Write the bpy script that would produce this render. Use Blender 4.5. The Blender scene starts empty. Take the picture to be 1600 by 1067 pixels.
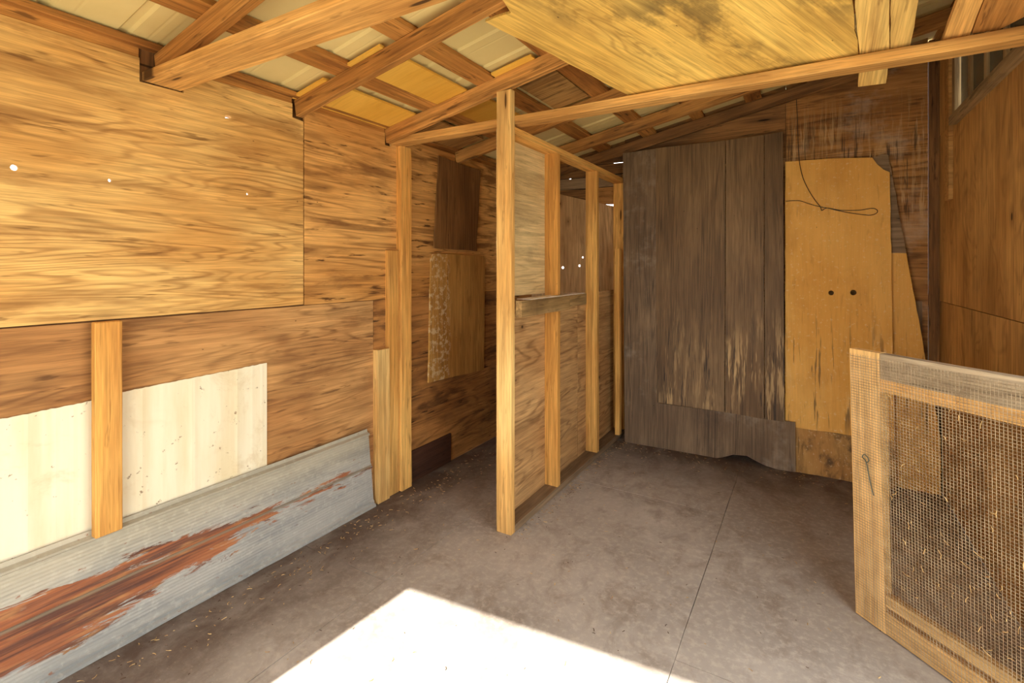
import bpy, bmesh, math, random
from mathutils import Vector, Matrix

random.seed(7)
SC = bpy.context.scene
COL = SC.collection

# ------------------------------------------------------------------ camera
YAW = math.atan(464 / 780.0)
cam_d = bpy.data.cameras.new('camera')
cam_d.sensor_width = 36.0
cam_d.lens = 780.0 / 1600.0 * 36.0
cam_d.shift_y = -(533.5 - 417.0) / 1600.0
cam_d.clip_start = 0.02
cam = bpy.data.objects.new('camera', cam_d)
cam.location = (2.242, 0.0, 1.41)
cam.rotation_euler = (math.pi / 2, 0, YAW)
COL.objects.link(cam)
SC.camera = cam

# ------------------------------------------------------------------ sky, sun, exposure
W = bpy.data.worlds.new('sky')
SC.world = W
W.use_nodes = True
bg = W.node_tree.nodes['Background']
bg.inputs[0].default_value = (0.90, 0.95, 1.0, 1)
bg.inputs[1].default_value = 4.0

SUN_EL = math.radians(42.0)
SUN_H = Vector((0.09, 1.0, 0)).normalized()          # horizontal travel direction of the light
sun_dir = Vector((SUN_H.x * math.cos(SUN_EL), SUN_H.y * math.cos(SUN_EL), -math.sin(SUN_EL)))
sd = bpy.data.lights.new('sun', 'SUN')
sd.energy = 14.0
sd.angle = math.radians(0.55)
sd.color = (1.0, 0.97, 0.92)
sun = bpy.data.objects.new('sun', sd)
sun.rotation_euler = sun_dir.to_track_quat('-Z', 'Y').to_euler()
sun.location = (2, -6, 6)
COL.objects.link(sun)

SC.view_settings.view_transform = 'Standard'
SC.view_settings.look = 'None'
SC.view_settings.gamma = 1.0
SC.view_settings.use_curve_mapping = False
SC.view_settings.exposure = 0.64
SC.cycles.max_bounces = 12
SC.cycles.diffuse_bounces = 8
SC.cycles.use_denoising = True

# ------------------------------------------------------------------ node helpers
def srgb(r, g, b):
    f = lambda c: ((c / 255.0 + 0.055) / 1.055) ** 2.4 if c > 10 else c / 255.0 / 12.92
    return (f(r), f(g), f(b), 1.0)

class NT:
    def __init__(self, name):
        self.m = bpy.data.materials.new(name)
        self.m.use_nodes = True
        self.t = self.m.node_tree
        self.bsdf = self.t.nodes['Principled BSDF']
    def n(self, typ, **kw):
        nd = self.t.nodes.new(typ)
        for k, v in kw.items():
            setattr(nd, k, v)
        return nd
    def set(self, sock, v):
        if isinstance(v, bpy.types.NodeSocket):
            self.t.links.new(v, sock)
        else:
            sock.default_value = v
    def math(self, op, a, b=0.0, c=None, clamp=False):
        nd = self.n('ShaderNodeMath', operation=op, use_clamp=clamp)
        self.set(nd.inputs[0], a); self.set(nd.inputs[1], b)
        if c is not None: self.set(nd.inputs[2], c)
        return nd.outputs[0]
    def mix(self, f, a, b, mode='MIX'):
        nd = self.n('ShaderNodeMix', data_type='RGBA', blend_type=mode)
        self.set(nd.inputs[0], f); self.set(nd.inputs[6], a); self.set(nd.inputs[7], b)
        return nd.outputs[2]
    def step(self, v, lo, hi, a=0.0, b=1.0):
        nd = self.n('ShaderNodeMapRange', interpolation_type='SMOOTHSTEP')
        self.set(nd.inputs[0], v)
        for i, x in enumerate((lo, hi, a, b)): nd.inputs[1 + i].default_value = x
        return nd.outputs[0]
    def coords(self, rand=True):
        tc = self.n('ShaderNodeTexCoord').outputs['Object']
        self.raw = tc
        if not rand: return tc
        r = self.n('ShaderNodeObjectInfo').outputs['Random']
        self.rnd = r
        cx = self.n('ShaderNodeCombineXYZ')
        self.set(cx.inputs[0], self.math('MULTIPLY', r, 37.0)); self.set(cx.inputs[1], self.math('MULTIPLY', r, 91.0))
        self.set(cx.inputs[2], self.math('MULTIPLY', r, 13.0))
        ad = self.n('ShaderNodeVectorMath', operation='ADD')
        self.set(ad.inputs[0], tc); self.set(ad.inputs[1], cx.outputs[0])
        return ad.outputs[0]
    def scaled(self, v, s):
        nd = self.n('ShaderNodeVectorMath', operation='MULTIPLY')
        self.set(nd.inputs[0], v); nd.inputs[1].default_value = s
        return nd.outputs[0]
    def noise(self, v, s, detail=3.0, rough=0.55, dist=0.0):
        nd = self.n('ShaderNodeTexNoise')
        self.set(nd.inputs['Vector'], self.scaled(v, s))
        nd.inputs['Scale'].default_value = 1.0
        nd.inputs['Detail'].default_value = detail
        nd.inputs['Roughness'].default_value = rough
        nd.inputs['Distortion'].default_value = dist
        return nd.outputs[0]
    def sep(self, v):
        nd = self.n('ShaderNodeSeparateXYZ'); self.set(nd.inputs[0], v); return nd.outputs
    def bump(self, h, strength=0.3, dist=0.003):
        b = self.n('ShaderNodeBump')
        b.inputs['Strength'].default_value = strength
        b.inputs['Distance'].default_value = dist
        self.set(b.inputs['Height'], h)
        self.set(self.bsdf.inputs['Normal'], b.outputs[0])
    def done(self, col, rough=0.8, spec=0.25, metal=0.0):
        self.set(self.bsdf.inputs['Base Color'], col)
        self.set(self.bsdf.inputs['Roughness'], rough)
        self.set(self.bsdf.inputs['Specular IOR Level'], spec)
        self.set(self.bsdf.inputs['Metallic'], metal)
        return self.m

def toward_yellow(c):
    r, g, b = c[:3]
    return (r, min(1, g * 1.06), min(1, b * 1.10), 1)

def ax(axis, a, b, c=None):
    """scale vector: a along the grain axis, b across."""
    c = b if c is None else c
    return (a, b, c) if axis == 0 else (b, a, c)

def wood(name, light, mid, dark, axis=0, ring=(0.55, 5.0), lines=13.0, line_amt=0.55, stain=0.5,
         stain_s=(1.6, 9.0), knots=(2.0, 3.4, 0.55), knot_r=0.045, rough=0.78, white=0.0, drips=None,
         black=0.0, fleck=0.0, fibre=1.0, fleck_edge=None):
    light, mid, dark = toward_yellow(light), toward_yellow(mid), toward_yellow(dark)
    k = NT(name)
    v = k.coords()
    # slow colour drift
    drift = k.noise(v, ax(axis, 1.1, 2.6), 3)
    col = k.mix(k.step(drift, 0.34, 0.66), light, mid)
    # contour-like grain
    h = k.noise(v, ax(axis, *ring), 2.5, 0.5, 0.35)
    fr = k.math('FRACT', k.math('MULTIPLY', h, lines))
    ln = k.step(k.math('ABSOLUTE', k.math('SUBTRACT', fr, 0.5)), 0.20, 0.5)
    var = k.step(k.noise(v, ax(axis, 1.5, 7.0), 2), 0.38, 0.62)
    col = k.mix(k.math('MULTIPLY', k.math('MULTIPLY', ln, var), line_amt), col, dark)
    # fibres
    fib = k.noise(v, ax(axis, 7.0, 210.0), 2)
    f2 = k.noise(v, ax(axis, 2.2, 60.0), 3)
    tone = k.math('MULTIPLY', k.step(fib, 0.3, 0.7, 1 - 0.16 * fibre, 1 + 0.10 * fibre), k.step(f2, 0.3, 0.7, 1 - 0.18 * fibre, 1 + 0.12 * fibre))
    cc = k.n('ShaderNodeCombineColor')
    for i in range(3): k.set(cc.inputs[i], tone)
    col = k.mix(1.0, col, cc.outputs[0], 'MULTIPLY')
    # brown stains drawn out along the grain
    st = k.noise(v, ax(axis, *stain_s), 5, 0.62, 0.4)
    col = k.mix(k.math('MULTIPLY', k.step(st, 0.49, 0.66), stain), col, dark)
    st3 = k.noise(v, ax(axis, 5.0, 42.0), 3, 0.6, 0.3)
    col = k.mix(k.math('MULTIPLY', k.step(st3, 0.60, 0.70), min(1.0, stain * 1.2)), col, tuple(c * 0.55 for c in dark[:3]) + (1,))
    # knots
    if knots:
        vo = k.n('ShaderNodeTexVoronoi')
        k.set(vo.inputs['Vector'], k.scaled(v, ax(axis, knots[0], knots[1], 0.01)))
        vo.inputs['Scale'].default_value = 1.0
        d = vo.outputs['Distance']
        sc = k.n('ShaderNodeSeparateColor'); k.set(sc.inputs[0], vo.outputs['Color'])
        on = k.math('GREATER_THAN', sc.outputs[0], knots[2])
        halo = k.math('MULTIPLY', k.step(d, knot_r * 0.9, knot_r * 3.2, 0.45, 0.0), on)
        col = k.mix(halo, col, dark)
        core = k.math('MULTIPLY', k.step(d, knot_r * 0.55, knot_r * 1.0, 0.92, 0.0), on)
        col = k.mix(core, col, tuple(c * 0.22 for c in dark[:3]) + (1,))
    # nail holes and small dark flaws
    v2 = k.n('ShaderNodeTexVoronoi')
    k.set(v2.inputs['Vector'], k.scaled(v, ax(axis, 7.0, 13.0, 0.01)))
    v2.inputs['Scale'].default_value = 1.0
    s2 = k.n('ShaderNodeSeparateColor'); k.set(s2.inputs[0], v2.outputs['Color'])
    sp = k.math('MULTIPLY', k.step(v2.outputs['Distance'], 0.018, 0.045, 0.8, 0.0), k.math('GREATER_THAN', s2.outputs[1], 0.62))
    col = k.mix(sp, col, tuple(c * 0.3 for c in dark[:3]) + (1,))
    if black:
        bl = k.noise(v, ax(axis, 3.0, 5.0), 5, 0.7)
        bp = k.step(k.noise(v, ax(axis, 1.3, 2.0), 2), 0.46, 0.60) if black < 0.7 else 1.0
        col = k.mix(k.math('MULTIPLY', k.math('MULTIPLY', k.step(bl, 0.46, 0.62), bp), black), col, (0.035, 0.026, 0.018, 1))
    if fleck:
        fl = k.noise(v, (55, 55, 55), 2) if not fleck_edge else k.noise(v, (24, 24, 24), 4, 0.7)
        fm = k.math('MULTIPLY', k.step(fl, 0.60, 0.72), fleck)
        if fleck_edge:      # flaking only along one edge of the board
            wob = k.math('MULTIPLY_ADD', k.noise(v, (6, 6, 6), 3), 0.12, k.sep(k.raw)[0])
            fm = k.math('MULTIPLY', k.math('MULTIPLY', k.step(fl, 0.50, 0.60), fleck), k.step(wob, fleck_edge, fleck_edge + 0.06, 1.0, 0.0))
        col = k.mix(fm, col, (0.78, 0.62, 0.36, 1))
    if white:
        wn = k.noise(v, (2.4, 2.4, 2.4), 5, 0.7)
        col = k.mix(k.math('MULTIPLY', k.step(wn, 0.5, 0.75), white), col, (0.62, 0.54, 0.42, 1))
    if drips:      # (low, high) height band where droppings and runs streak the panel, colour, amount
        y = k.sep(k.raw)[1]
        band = k.math('MULTIPLY', k.step(y, drips[0] - 0.12, drips[0] + 0.08), k.step(y, drips[1] - 0.35, drips[1] + 0.15, 1.0, 0.0))
        patch = k.step(k.noise(v, (2.4, 0.9, 1), 3), 0.40, 0.62)
        d1 = k.noise(v, (46, 3.0, 1), 3, 0.7)
        k1 = k.math('MULTIPLY', k.math('MULTIPLY', k.step(d1, 0.50, 0.60), band), patch)
        col = k.mix(k.math('MULTIPLY', k1, drips[3]), col, drips[2])
        d2 = k.noise(k.scaled(v, (1.0, 1.0, 1.0)), (38, 2.2, 5), 3, 0.7, 0.2)
        k2 = k.math('MULTIPLY', k.step(d2, 0.57, 0.63), band)
        col = k.mix(k.math('MULTIPLY', k2, 0.75), col, drips[4])
    # each piece a little lighter or darker
    rv = k.math('MULTIPLY_ADD', k.rnd, 0.22, 0.89)
    c3 = k.n('ShaderNodeCombineColor')
    for i in range(3): k.set(c3.inputs[i], rv)
    col = k.mix(1.0, col, c3.outputs[0], 'MULTIPLY')
    k.bump(k.math('ADD', fib, k.math('MULTIPLY', f2, 0.6)), 0.35, 0.0025)
    return k.done(col, rough)

def lumber(name, light, mid, dark, **kw):
    a = dict(ring=(0.35, 16.0), lines=7.0, line_amt=0.4, stain=0.35, stain_s=(1.2, 14.0), knots=(1.7, 11.0, 0.45), knot_r=0.10)
    a.update(kw)
    return wood(name, light, mid, dark, **a)

M = {}
M['ply_gold'] = wood('golden plywood', srgb(222, 176, 104), srgb(196, 142, 74), srgb(120, 72, 30), stain=0.5, lines=26, line_amt=0.5)
M['ply_brown'] = wood('brown plywood', srgb(190, 140, 84), srgb(158, 108, 60), srgb(98, 60, 30), stain=0.5, ring=(0.8, 7), lines=16, line_amt=0.5, black=0.12)
M['ply_chamber'] = wood('stained plywood', srgb(190, 130, 68), srgb(150, 96, 46), srgb(72, 42, 20), stain=0.75, black=0.3)
M['ply_stained'] = wood('golden brown stained plywood', srgb(214, 158, 88), srgb(184, 126, 62), srgb(100, 58, 24), stain=0.75, black=0.1)
RUST = dict(stain=0.5, black=0.35, white=0.35, knots=(2.6, 4.2, 0.4), knot_r=0.07)
M['ply_rust'] = wood('weathered plywood', srgb(188, 134, 74), srgb(158, 106, 54), srgb(84, 50, 22), **RUST)
M['ply_drip'] = wood('weathered plywood with droppings', srgb(188, 134, 74), srgb(158, 106, 54), srgb(84, 50, 22), drips=(1.75, 2.5, srgb(224, 190, 134), 0.6, (0.05, 0.03, 0.016, 1)), **RUST)
M['ply_right'] = wood('wavy plywood', srgb(198, 148, 84), srgb(172, 122, 64), srgb(104, 66, 32), axis=1, ring=(1.2, 2.6), lines=17, line_amt=0.35, stain=0.35, black=0.18)
M['ply_pale'] = wood('pale plywood', srgb(212, 182, 128), srgb(196, 160, 104), srgb(128, 92, 50), stain=0.22, line_amt=0.3, black=0.18, fleck=0.2, knots=None)
M['ply_knotty'] = wood('knotty plywood', srgb(206, 160, 104), srgb(180, 132, 80), srgb(112, 70, 34), stain=0.3, ring=(0.9, 5), lines=14, line_amt=0.55, knots=(3.6, 5.2, 0.25), knot_r=0.075, black=0.08)
M['ply_backsheet'] = wood('sheet with knots', srgb(200, 158, 108), srgb(178, 134, 86), srgb(112, 72, 40), axis=1, stain=0.25, knots=(4.2, 7, 0.3), knot_r=0.09, line_amt=0.3)
M['loft_ply'] = wood('loft plywood', srgb(224, 184, 98), srgb(204, 160, 78), srgb(124, 84, 38), axis=0, stain=0.25, lines=24, line_amt=0.35, black=0.62, knots=None)
M['loft_board'] = lumber('loft board', srgb(222, 182, 106), srgb(198, 152, 82), srgb(122, 80, 40))
M['stud'] = lumber('stud lumber', srgb(226, 170, 90), srgb(206, 144, 68), srgb(142, 86, 36))
M['stud_pale'] = lumber('sunlit stud lumber', srgb(232, 188, 116), srgb(214, 160, 88), srgb(150, 98, 46))  # lighter copy of the stud lumber, falling light put into its colour
M['rafter'] = lumber('rafter lumber', srgb(200, 142, 74), srgb(168, 112, 54), srgb(92, 56, 26), stain=0.55, black=0.12)
M['purlin'] = lumber('purlin lumber', srgb(192, 132, 64), srgb(160, 102, 46), srgb(92, 54, 22), stain=0.6, black=0.2)
M['tie'] = lumber('tie beam lumber', srgb(218, 164, 92), srgb(190, 134, 68), srgb(122, 76, 34), black=0.12)
M['cross'] = lumber('weathered crosspiece lumber', srgb(176, 140, 88), srgb(150, 114, 66), srgb(88, 62, 34), black=0.35)
M['plate_dirty'] = lumber('dusty plate lumber', srgb(150, 122, 90), srgb(124, 98, 70), srgb(74, 54, 36), black=0.25)
M['dark_board'] = lumber('dark gable board', srgb(150, 104, 58), srgb(122, 82, 44), srgb(60, 38, 20), black=0.3, stain=0.6)
M['gray_rail'] = lumber('dusty grey rail', srgb(196, 176, 146), srgb(172, 148, 116), srgb(106, 84, 60), stain=0.4, white=0.3)
M['screen_wood'] = lumber('screen frame lumber', srgb(224, 178, 112), srgb(206, 156, 92), srgb(146, 98, 50), stain=0.25)
M['panel_dark'] = wood('dark wood-grain panelling', srgb(132, 102, 68), srgb(112, 84, 54), srgb(62, 44, 28), axis=1, ring=(0.35, 14), lines=14, line_amt=0.55, stain=0.15,
                       knots=None, drips=(0.30, 1.05, srgb(214, 178, 122), 0.75, (0.03, 0.02, 0.014, 1)), rough=0.6)
M['panel_low'] = wood('mouldy wood-grain panelling', srgb(126, 100, 72), srgb(106, 82, 58), srgb(54, 40, 28), axis=1, ring=(0.35, 14), lines=14, line_amt=0.55, stain=0.2, knots=None,
                      white=0.25, black=0.35, rough=0.65)
M['panel_chamber'] = wood('brown veneer panelling', srgb(140, 98, 54), srgb(116, 78, 40), srgb(70, 44, 22), axis=1, ring=(0.4, 12), lines=9, line_amt=0.5, stain=0.3, knots=None)
M['panel_chipped'] = wood('chipped tan board', srgb(196, 144, 72), srgb(176, 122, 56), srgb(120, 76, 32), axis=1, stain=0.3, knots=None, line_amt=0.2, fleck=0.6, fleck_edge=2.88)
M['kick'] = wood('dark brown kickboard', srgb(92, 56, 36), srgb(76, 46, 30), srgb(40, 24, 16), knots=None, line_amt=0.2)
M['particle'] = wood('orange particleboard', srgb(226, 168, 84), srgb(214, 152, 68), srgb(150, 96, 40), axis=1, ring=(2, 2), line_amt=0.06, stain=0.14, knots=None, fleck=0.35, fibre=0.2, stain_s=(3.0, 4.0),
                     drips=(0.36, 1.05, srgb(232, 196, 130), 0.6, (0.09, 0.05, 0.025, 1)))
M['particle_low'] = wood('rotting particleboard', srgb(196, 146, 80), srgb(170, 118, 60), srgb(70, 46, 26), axis=1, ring=(2, 2), line_amt=0.06, stain=0.4, knots=None, fleck=0.3, black=0.75, fibre=0.2)
M['yellow_board'] = wood('yellow fibreboard', srgb(232, 178, 76), srgb(222, 164, 62), srgb(150, 96, 36), ring=(1, 2), line_amt=0.08, stain=0.1, knots=(5, 5, 0.5), knot_r=0.03, fibre=0.2)
M['ceiling_ply'] = wood('stained roof plywood', srgb(192, 146, 84), srgb(160, 112, 58), srgb(96, 60, 30), stain=0.5, black=0.3, knots=None)

def make_floor():
    k = NT('dusty floor sheeting')
    v = k.coords(False)
    n1 = k.noise(v, (1.1, 1.1, 1.1), 5, 0.6)
    n2 = k.noise(v, (4.5, 3.2, 4), 6, 0.68, 0.5)
    n3 = k.noise(v, (34, 34, 34), 4, 0.7)
    col = k.mix(k.step(n1, 0.33, 0.68), srgb(150, 140, 128), srgb(176, 166, 152))
    col = k.mix(k.math('MULTIPLY', k.step(n2, 0.47, 0.72), 0.65), col, srgb(128, 112, 96))
    n5 = k.noise(v, (2.0, 2.8, 4), 5, 0.7, 0.8)
    col = k.mix(k.math('MULTIPLY', k.step(n5, 0.55, 0.72), 0.5), col, srgb(202, 192, 178))
    col = k.mix(k.math('MULTIPLY', k.step(n3, 0.46, 0.66), 0.4), col, srgb(196, 184, 166))
    n6 = k.noise(v, (6, 4, 5), 6, 0.72, 0.8)
    col = k.mix(k.math('MULTIPLY', k.step(n6, 0.50, 0.66), 0.3), col, srgb(112, 96, 80))
    # ground-in dirt trodden along the walls
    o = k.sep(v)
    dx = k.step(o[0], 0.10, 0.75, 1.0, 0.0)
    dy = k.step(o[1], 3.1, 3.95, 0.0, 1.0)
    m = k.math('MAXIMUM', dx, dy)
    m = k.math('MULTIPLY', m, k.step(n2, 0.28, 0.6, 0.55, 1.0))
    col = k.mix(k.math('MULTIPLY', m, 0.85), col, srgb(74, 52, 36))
    n4 = k.noise(v, (150, 150, 150), 2)
    col = k.mix(k.math('MULTIPLY', k.step(n4, 0.68, 0.76), 0.6), col, srgb(206, 186, 150))
    k.bump(k.math('ADD', n2, k.math('MULTIPLY', n3, 0.3)), 0.25, 0.004)
    return k.done(col, 0.72, 0.3)
M['floor'] = make_floor()

def make_plain(name, col, rough=0.7, metal=0.0, var=0.25, s=8.0, col2=None, spec=0.3):
    k = NT(name)
    v = k.coords()
    n = k.noise(v, (s, s, s), 5, 0.65)
    c2 = col2 or tuple(c * (1 - var) for c in col[:3]) + (1,)
    c = k.mix(k.step(n, 0.35, 0.68), col, c2)
    return k.done(c, rough, spec, metal)
M['base'] = make_plain('subfloor', srgb(56, 42, 30))
M['ground'] = make_plain('pale gravel and soil', srgb(186, 178, 160), 0.95, s=1.5, col2=srgb(160, 156, 136))
M['roof_metal'] = make_plain('cream roof metal', srgb(218, 198, 138), 0.6, s=1.2, col2=srgb(206, 186, 126), spec=0.25)
M['green_metal'] = make_plain('dark green metal', srgb(74, 82, 70), 0.4, s=3)
M['wire'] = make_plain('galvanised wire', srgb(176, 156, 124), 0.6, metal=0.0, s=18, col2=srgb(128, 108, 82))
M['dark_wire'] = make_plain('rusty wire', srgb(48, 34, 24), 0.6)
M['straw'] = make_plain('straw', srgb(214, 178, 116), 0.8, s=30, col2=srgb(150, 110, 64))
M['dark_chip'] = make_plain('dark droppings', srgb(86, 62, 42), 0.9, s=30)
M['ledge_light'] = make_plain('white dust', srgb(246, 240, 226), 0.7, s=20, col2=srgb(226, 214, 190))  # white that paints the bright light on the crosspiece top
M['pane'] = make_plain('grimy glass', srgb(92, 98, 88), 0.25, s=6, col2=srgb(64, 68, 58), spec=0.5)
M['sill'] = lumber('weathered window wood', srgb(172, 140, 96), srgb(140, 108, 70), srgb(80, 56, 34), black=0.3)
M['slit_block'] = make_plain('dark slit backing', srgb(44, 38, 30), 0.9)

def make_siding():
    k = NT('cream painted siding')
    v = k.coords()
    n = k.noise(v, (9, 1.2, 1), 4, 0.6)
    c = k.mix(k.step(n, 0.35, 0.7), srgb(226, 216, 186), srgb(214, 198, 158))
    n2 = k.noise(v, (3, 3, 3), 6, 0.75, 0.6)
    c = k.mix(k.math('MULTIPLY', k.step(n2, 0.53, 0.68), 0.4), c, srgb(190, 164, 118))
    n3 = k.noise(v, (26, 26, 26), 4, 0.7)
    c = k.mix(k.math('MULTIPLY', k.step(n3, 0.64, 0.70), 0.8), c, srgb(112, 80, 44))
    return k.done(c, 0.55, 0.4)
M['siding'] = make_siding()

def make_galv():
    k = NT('rusting galvanised metal')
    v = k.coords(False)
    o = k.sep(v)
    n = k.noise(v, (2.5, 16, 16), 5, 0.7, 0.4)
    n2 = k.noise(v, (40, 40, 40), 3, 0.6)
    c = k.mix(k.step(n, 0.35, 0.68), srgb(172, 168, 156), srgb(142, 142, 136))
    c = k.mix(k.math('MULTIPLY', k.step(n2, 0.5, 0.7), 0.35), c, srgb(196, 192, 178))
    # yellowish weathering on the upper half
    c = k.mix(k.math('MULTIPLY', k.step(o[1], 0.24, 0.42), 0.35), c, srgb(176, 160, 116))
    # rust band along the middle rib, widening towards the open end (small x)
    wid = k.step(o[0], 0.3, 2.0, 0.135, 0.012)
    dist = k.math('ABSOLUTE', k.math('SUBTRACT', o[1], k.step(o[0], 0.4, 2.0, 0.205, 0.235)))
    edge = k.math('ADD', k.math('SUBTRACT', wid, dist), k.math('MULTIPLY', k.math('SUBTRACT', k.noise(v, (5, 26, 20), 6, 0.7, 0.5), 0.5), 0.30))
    r = k.step(edge, 0.0, 0.02)
    rc = k.mix(k.step(k.noise(v, (2, 46, 20), 4), 0.38, 0.62), srgb(156, 88, 44), srgb(88, 44, 24))
    rc = k.mix(k.math('MULTIPLY', k.step(k.noise(v, (6, 50, 50), 4), 0.5, 0.7), 0.5), rc, srgb(196, 140, 80))
    c = k.mix(k.math('MULTIPLY', r, 0.92), c, rc)
    rl = k.step(k.math('ABSOLUTE', k.math('SUBTRACT', o[1], 0.247)), 0.003, 0.007, 0.8, 0.0)
    c = k.mix(rl, c, srgb(140, 126, 104))
    sp = k.noise(v, (18, 40, 30), 4, 0.7)
    c = k.mix(k.math('MULTIPLY', k.step(sp, 0.66, 0.70), 0.7), c, srgb(132, 74, 40))
    rough = k.math('MULTIPLY_ADD', r, 0.3, 0.5)
    k.bump(n2, 0.15, 0.002)
    return k.done(c, rough, 0.3, k.math('MULTIPLY_ADD', r, -0.12, 0.12))
M['galv'] = make_galv()

# ------------------------------------------------------------------ mesh helpers
def setparent(o, parent, mw):
    if parent is not None:
        o.parent = parent
        o.matrix_parent_inverse = parent.matrix_basis.inverted()
    o.matrix_basis = mw

def link(name, me, mat, parent=None, mw=None):
    if mat is not None: me.materials.append(mat)
    o = bpy.data.objects.new(name, me)
    COL.objects.link(o)
    setparent(o, parent, mw or Matrix())
    return o

def tag(o, label=None, cat=None, group=None, kind=None):
    for k_, v_ in (('label', label), ('category', cat), ('group', group), ('kind', kind)):
        if v_: o[k_] = v_
    return o

def empty(name, loc=(0, 0, 0), **kw):
    o = bpy.data.objects.new(name, None)
    COL.objects.link(o)
    o.location = loc
    o.matrix_basis = Matrix.Translation(loc)
    o.empty_display_size = 0.1
    return tag(o, **kw)

def frame(origin, xd, yd):
    x = Vector(xd).normalized(); y = Vector(yd); y = (y - x * y.dot(x)).normalized(); z = x.cross(y)
    return Matrix(((x.x, y.x, z.x, origin[0]), (x.y, y.y, z.y, origin[1]), (x.z, y.z, z.z, origin[2]), (0, 0, 0, 1)))

def ragged(poly, step=0.09, amp=0.003, edges=None):
    out = []
    n = len(poly)
    for i in range(n):
        a, b = Vector(poly[i]), Vector(poly[(i + 1) % n])
        out.append(tuple(a))
        if edges is not None and i not in edges: continue
        d = b - a
        m = int(d.length / step)
        nrm = Vector((-d.y, d.x)).normalized() if d.length > 0 else Vector((0, 0))
        for j in range(1, m):
            p = a + d * (j / m) + nrm * random.uniform(-amp, amp)
            out.append(tuple(p))
    return out

def sheet(name, poly, T, origin, xd, yd, mat, parent=None, holes=(), bevel=0.0):
    """flat panel: outline in its own plane (local x, y), thickness T towards local -z; holes go right through."""
    bm = bmesh.new()
    loops = [list(poly)] + [list(h) for h in holes]
    es = []
    for lp in loops:
        vs = [bm.verts.new((p[0], p[1], 0)) for p in lp]
        es += [bm.edges.new((vs[i], vs[(i + 1) % len(vs)])) for i in range(len(vs))]
    bmesh.ops.triangle_fill(bm, use_beauty=True, use_dissolve=False, edges=es, normal=(0, 0, 1))
    r = bmesh.ops.extrude_face_region(bm, geom=bm.faces[:])
    bmesh.ops.translate(bm, verts=[g for g in r['geom'] if isinstance(g, bmesh.types.BMVert)], vec=(0, 0, -T))
    bmesh.ops.recalc_face_normals(bm, faces=bm.faces[:])
    me = bpy.data.meshes.new(name)
    bm.to_mesh(me); bm.free()
    return link(name, me, mat, parent, frame(origin, xd, yd))

def rect(x0, y0, x1, y1): return [(x0, y0), (x1, y0), (x1, y1), (x0, y1)]
def disc(x, y, r, n=8): return [(x + r * math.cos(6.2832 * i / n), y + r * math.sin(6.2832 * i / n)) for i in range(n)]

def beam(name, a, b, up, w, h, mat, parent=None, bev=0.003, wob=0.0, seg=1):
    """lumber from a to b (centre line of its underside); h along up, w across."""
    a, b = Vector(a), Vector(b)
    L = (b - a).length
    x = (b - a).normalized(); up = Vector(up)
    z = (up - x * up.dot(x)).normalized(); y = z.cross(x)
    bm = bmesh.new()
    rings = []
    for i in range(seg + 1):
        t = i / seg
        dy, dz = random.uniform(-wob, wob), random.uniform(-wob, wob)
        rings.append([bm.verts.new((L * t, sy * w / 2 + dy, (0 if sz < 0 else h) + dz)) for sy, sz in ((-1, -1), (1, -1), (1, 1), (-1, 1))])
    for i in range(seg):
        for j in range(4):
            bm.faces.new((rings[i][j], rings[i][(j + 1) % 4], rings[i + 1][(j + 1) % 4], rings[i + 1][j]))
    bm.faces.new(rings[0][::-1]); bm.faces.new(rings[-1])
    bmesh.ops.recalc_face_normals(bm, faces=bm.faces[:])
    if bev:
        ed = [e for e in bm.edges if e.calc_face_angle(0) > 0.8]
        bmesh.ops.bevel(bm, geom=ed, offset=bev, segments=1, affect='EDGES', profile=0.5)
    me = bpy.data.meshes.new(name)
    bm.to_mesh(me); bm.free()
    mw = Matrix(((x.x, y.x, z.x, a.x), (x.y, y.y, z.y, a.y), (x.z, y.z, z.z, a.z), (0, 0, 0, 1)))
    return link(name, me, mat, parent, mw)

def bx(name, x0, x1, y0, y1, z0, z1, mat, parent=None, long=None, bev=0.002, **kw):
    """axis-aligned piece of lumber; its grain runs along its longest side."""
    d = {'x': x1 - x0, 'y': y1 - y0, 'z': z1 - z0}
    l = long or max(d, key=d.get)
    cx, cy, cz = (x0 + x1) / 2, (y0 + y1) / 2, (z0 + z1) / 2
    if l == 'x': return beam(name, (x0, cy, z0), (x1, cy, z0), (0, 0, 1), y1 - y0, z1 - z0, mat, parent, bev, **kw)
    if l == 'y': return beam(name, (cx, y0, z0), (cx, y1, z0), (0, 0, 1), x1 - x0, z1 - z0, mat, parent, bev, **kw)
    return beam(name, (cx, y0, z0), (cx, y0, z1), (0, 1, 0), x1 - x0, y1 - y0, mat, parent, bev, **kw)

def tube(name, pts, r, mat, parent=None, n=6):
    bm = bmesh.new()
    P = [Vector(p) for p in pts]
    prev = None
    for i, p in enumerate(P):
        d = (P[min(i + 1, len(P) - 1)] - P[max(i - 1, 0)]).normalized()
        ref = Vector((0, 1, 0.1)).normalized()
        u = d.cross(ref).normalized(); v = u.cross(d)
        ring = [bm.verts.new(p + (u * math.cos(6.2832 * j / n) + v * math.sin(6.2832 * j / n)) * r) for j in range(n)]
        if prev:
            for j in range(n): bm.faces.new((prev[j], prev[(j + 1) % n], ring[(j + 1) % n], ring[j]))
        prev = ring
    me = bpy.data.meshes.new(name)
    bm.to_mesh(me); bm.free()
    return link(name, me, mat, parent)

# ------------------------------------------------------------------ dimensions
XR, YB, YF = 2.955, 4.14, -0.55          # right wall, back wall, front wall
def rb(x): return 2.175 + 0.2 * x         # underside of the rafters
def rt(x): return rb(x) + 0.088           # underside of the purlins
def rm(x): return rt(x) + 0.032           # underside of the metal

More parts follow.
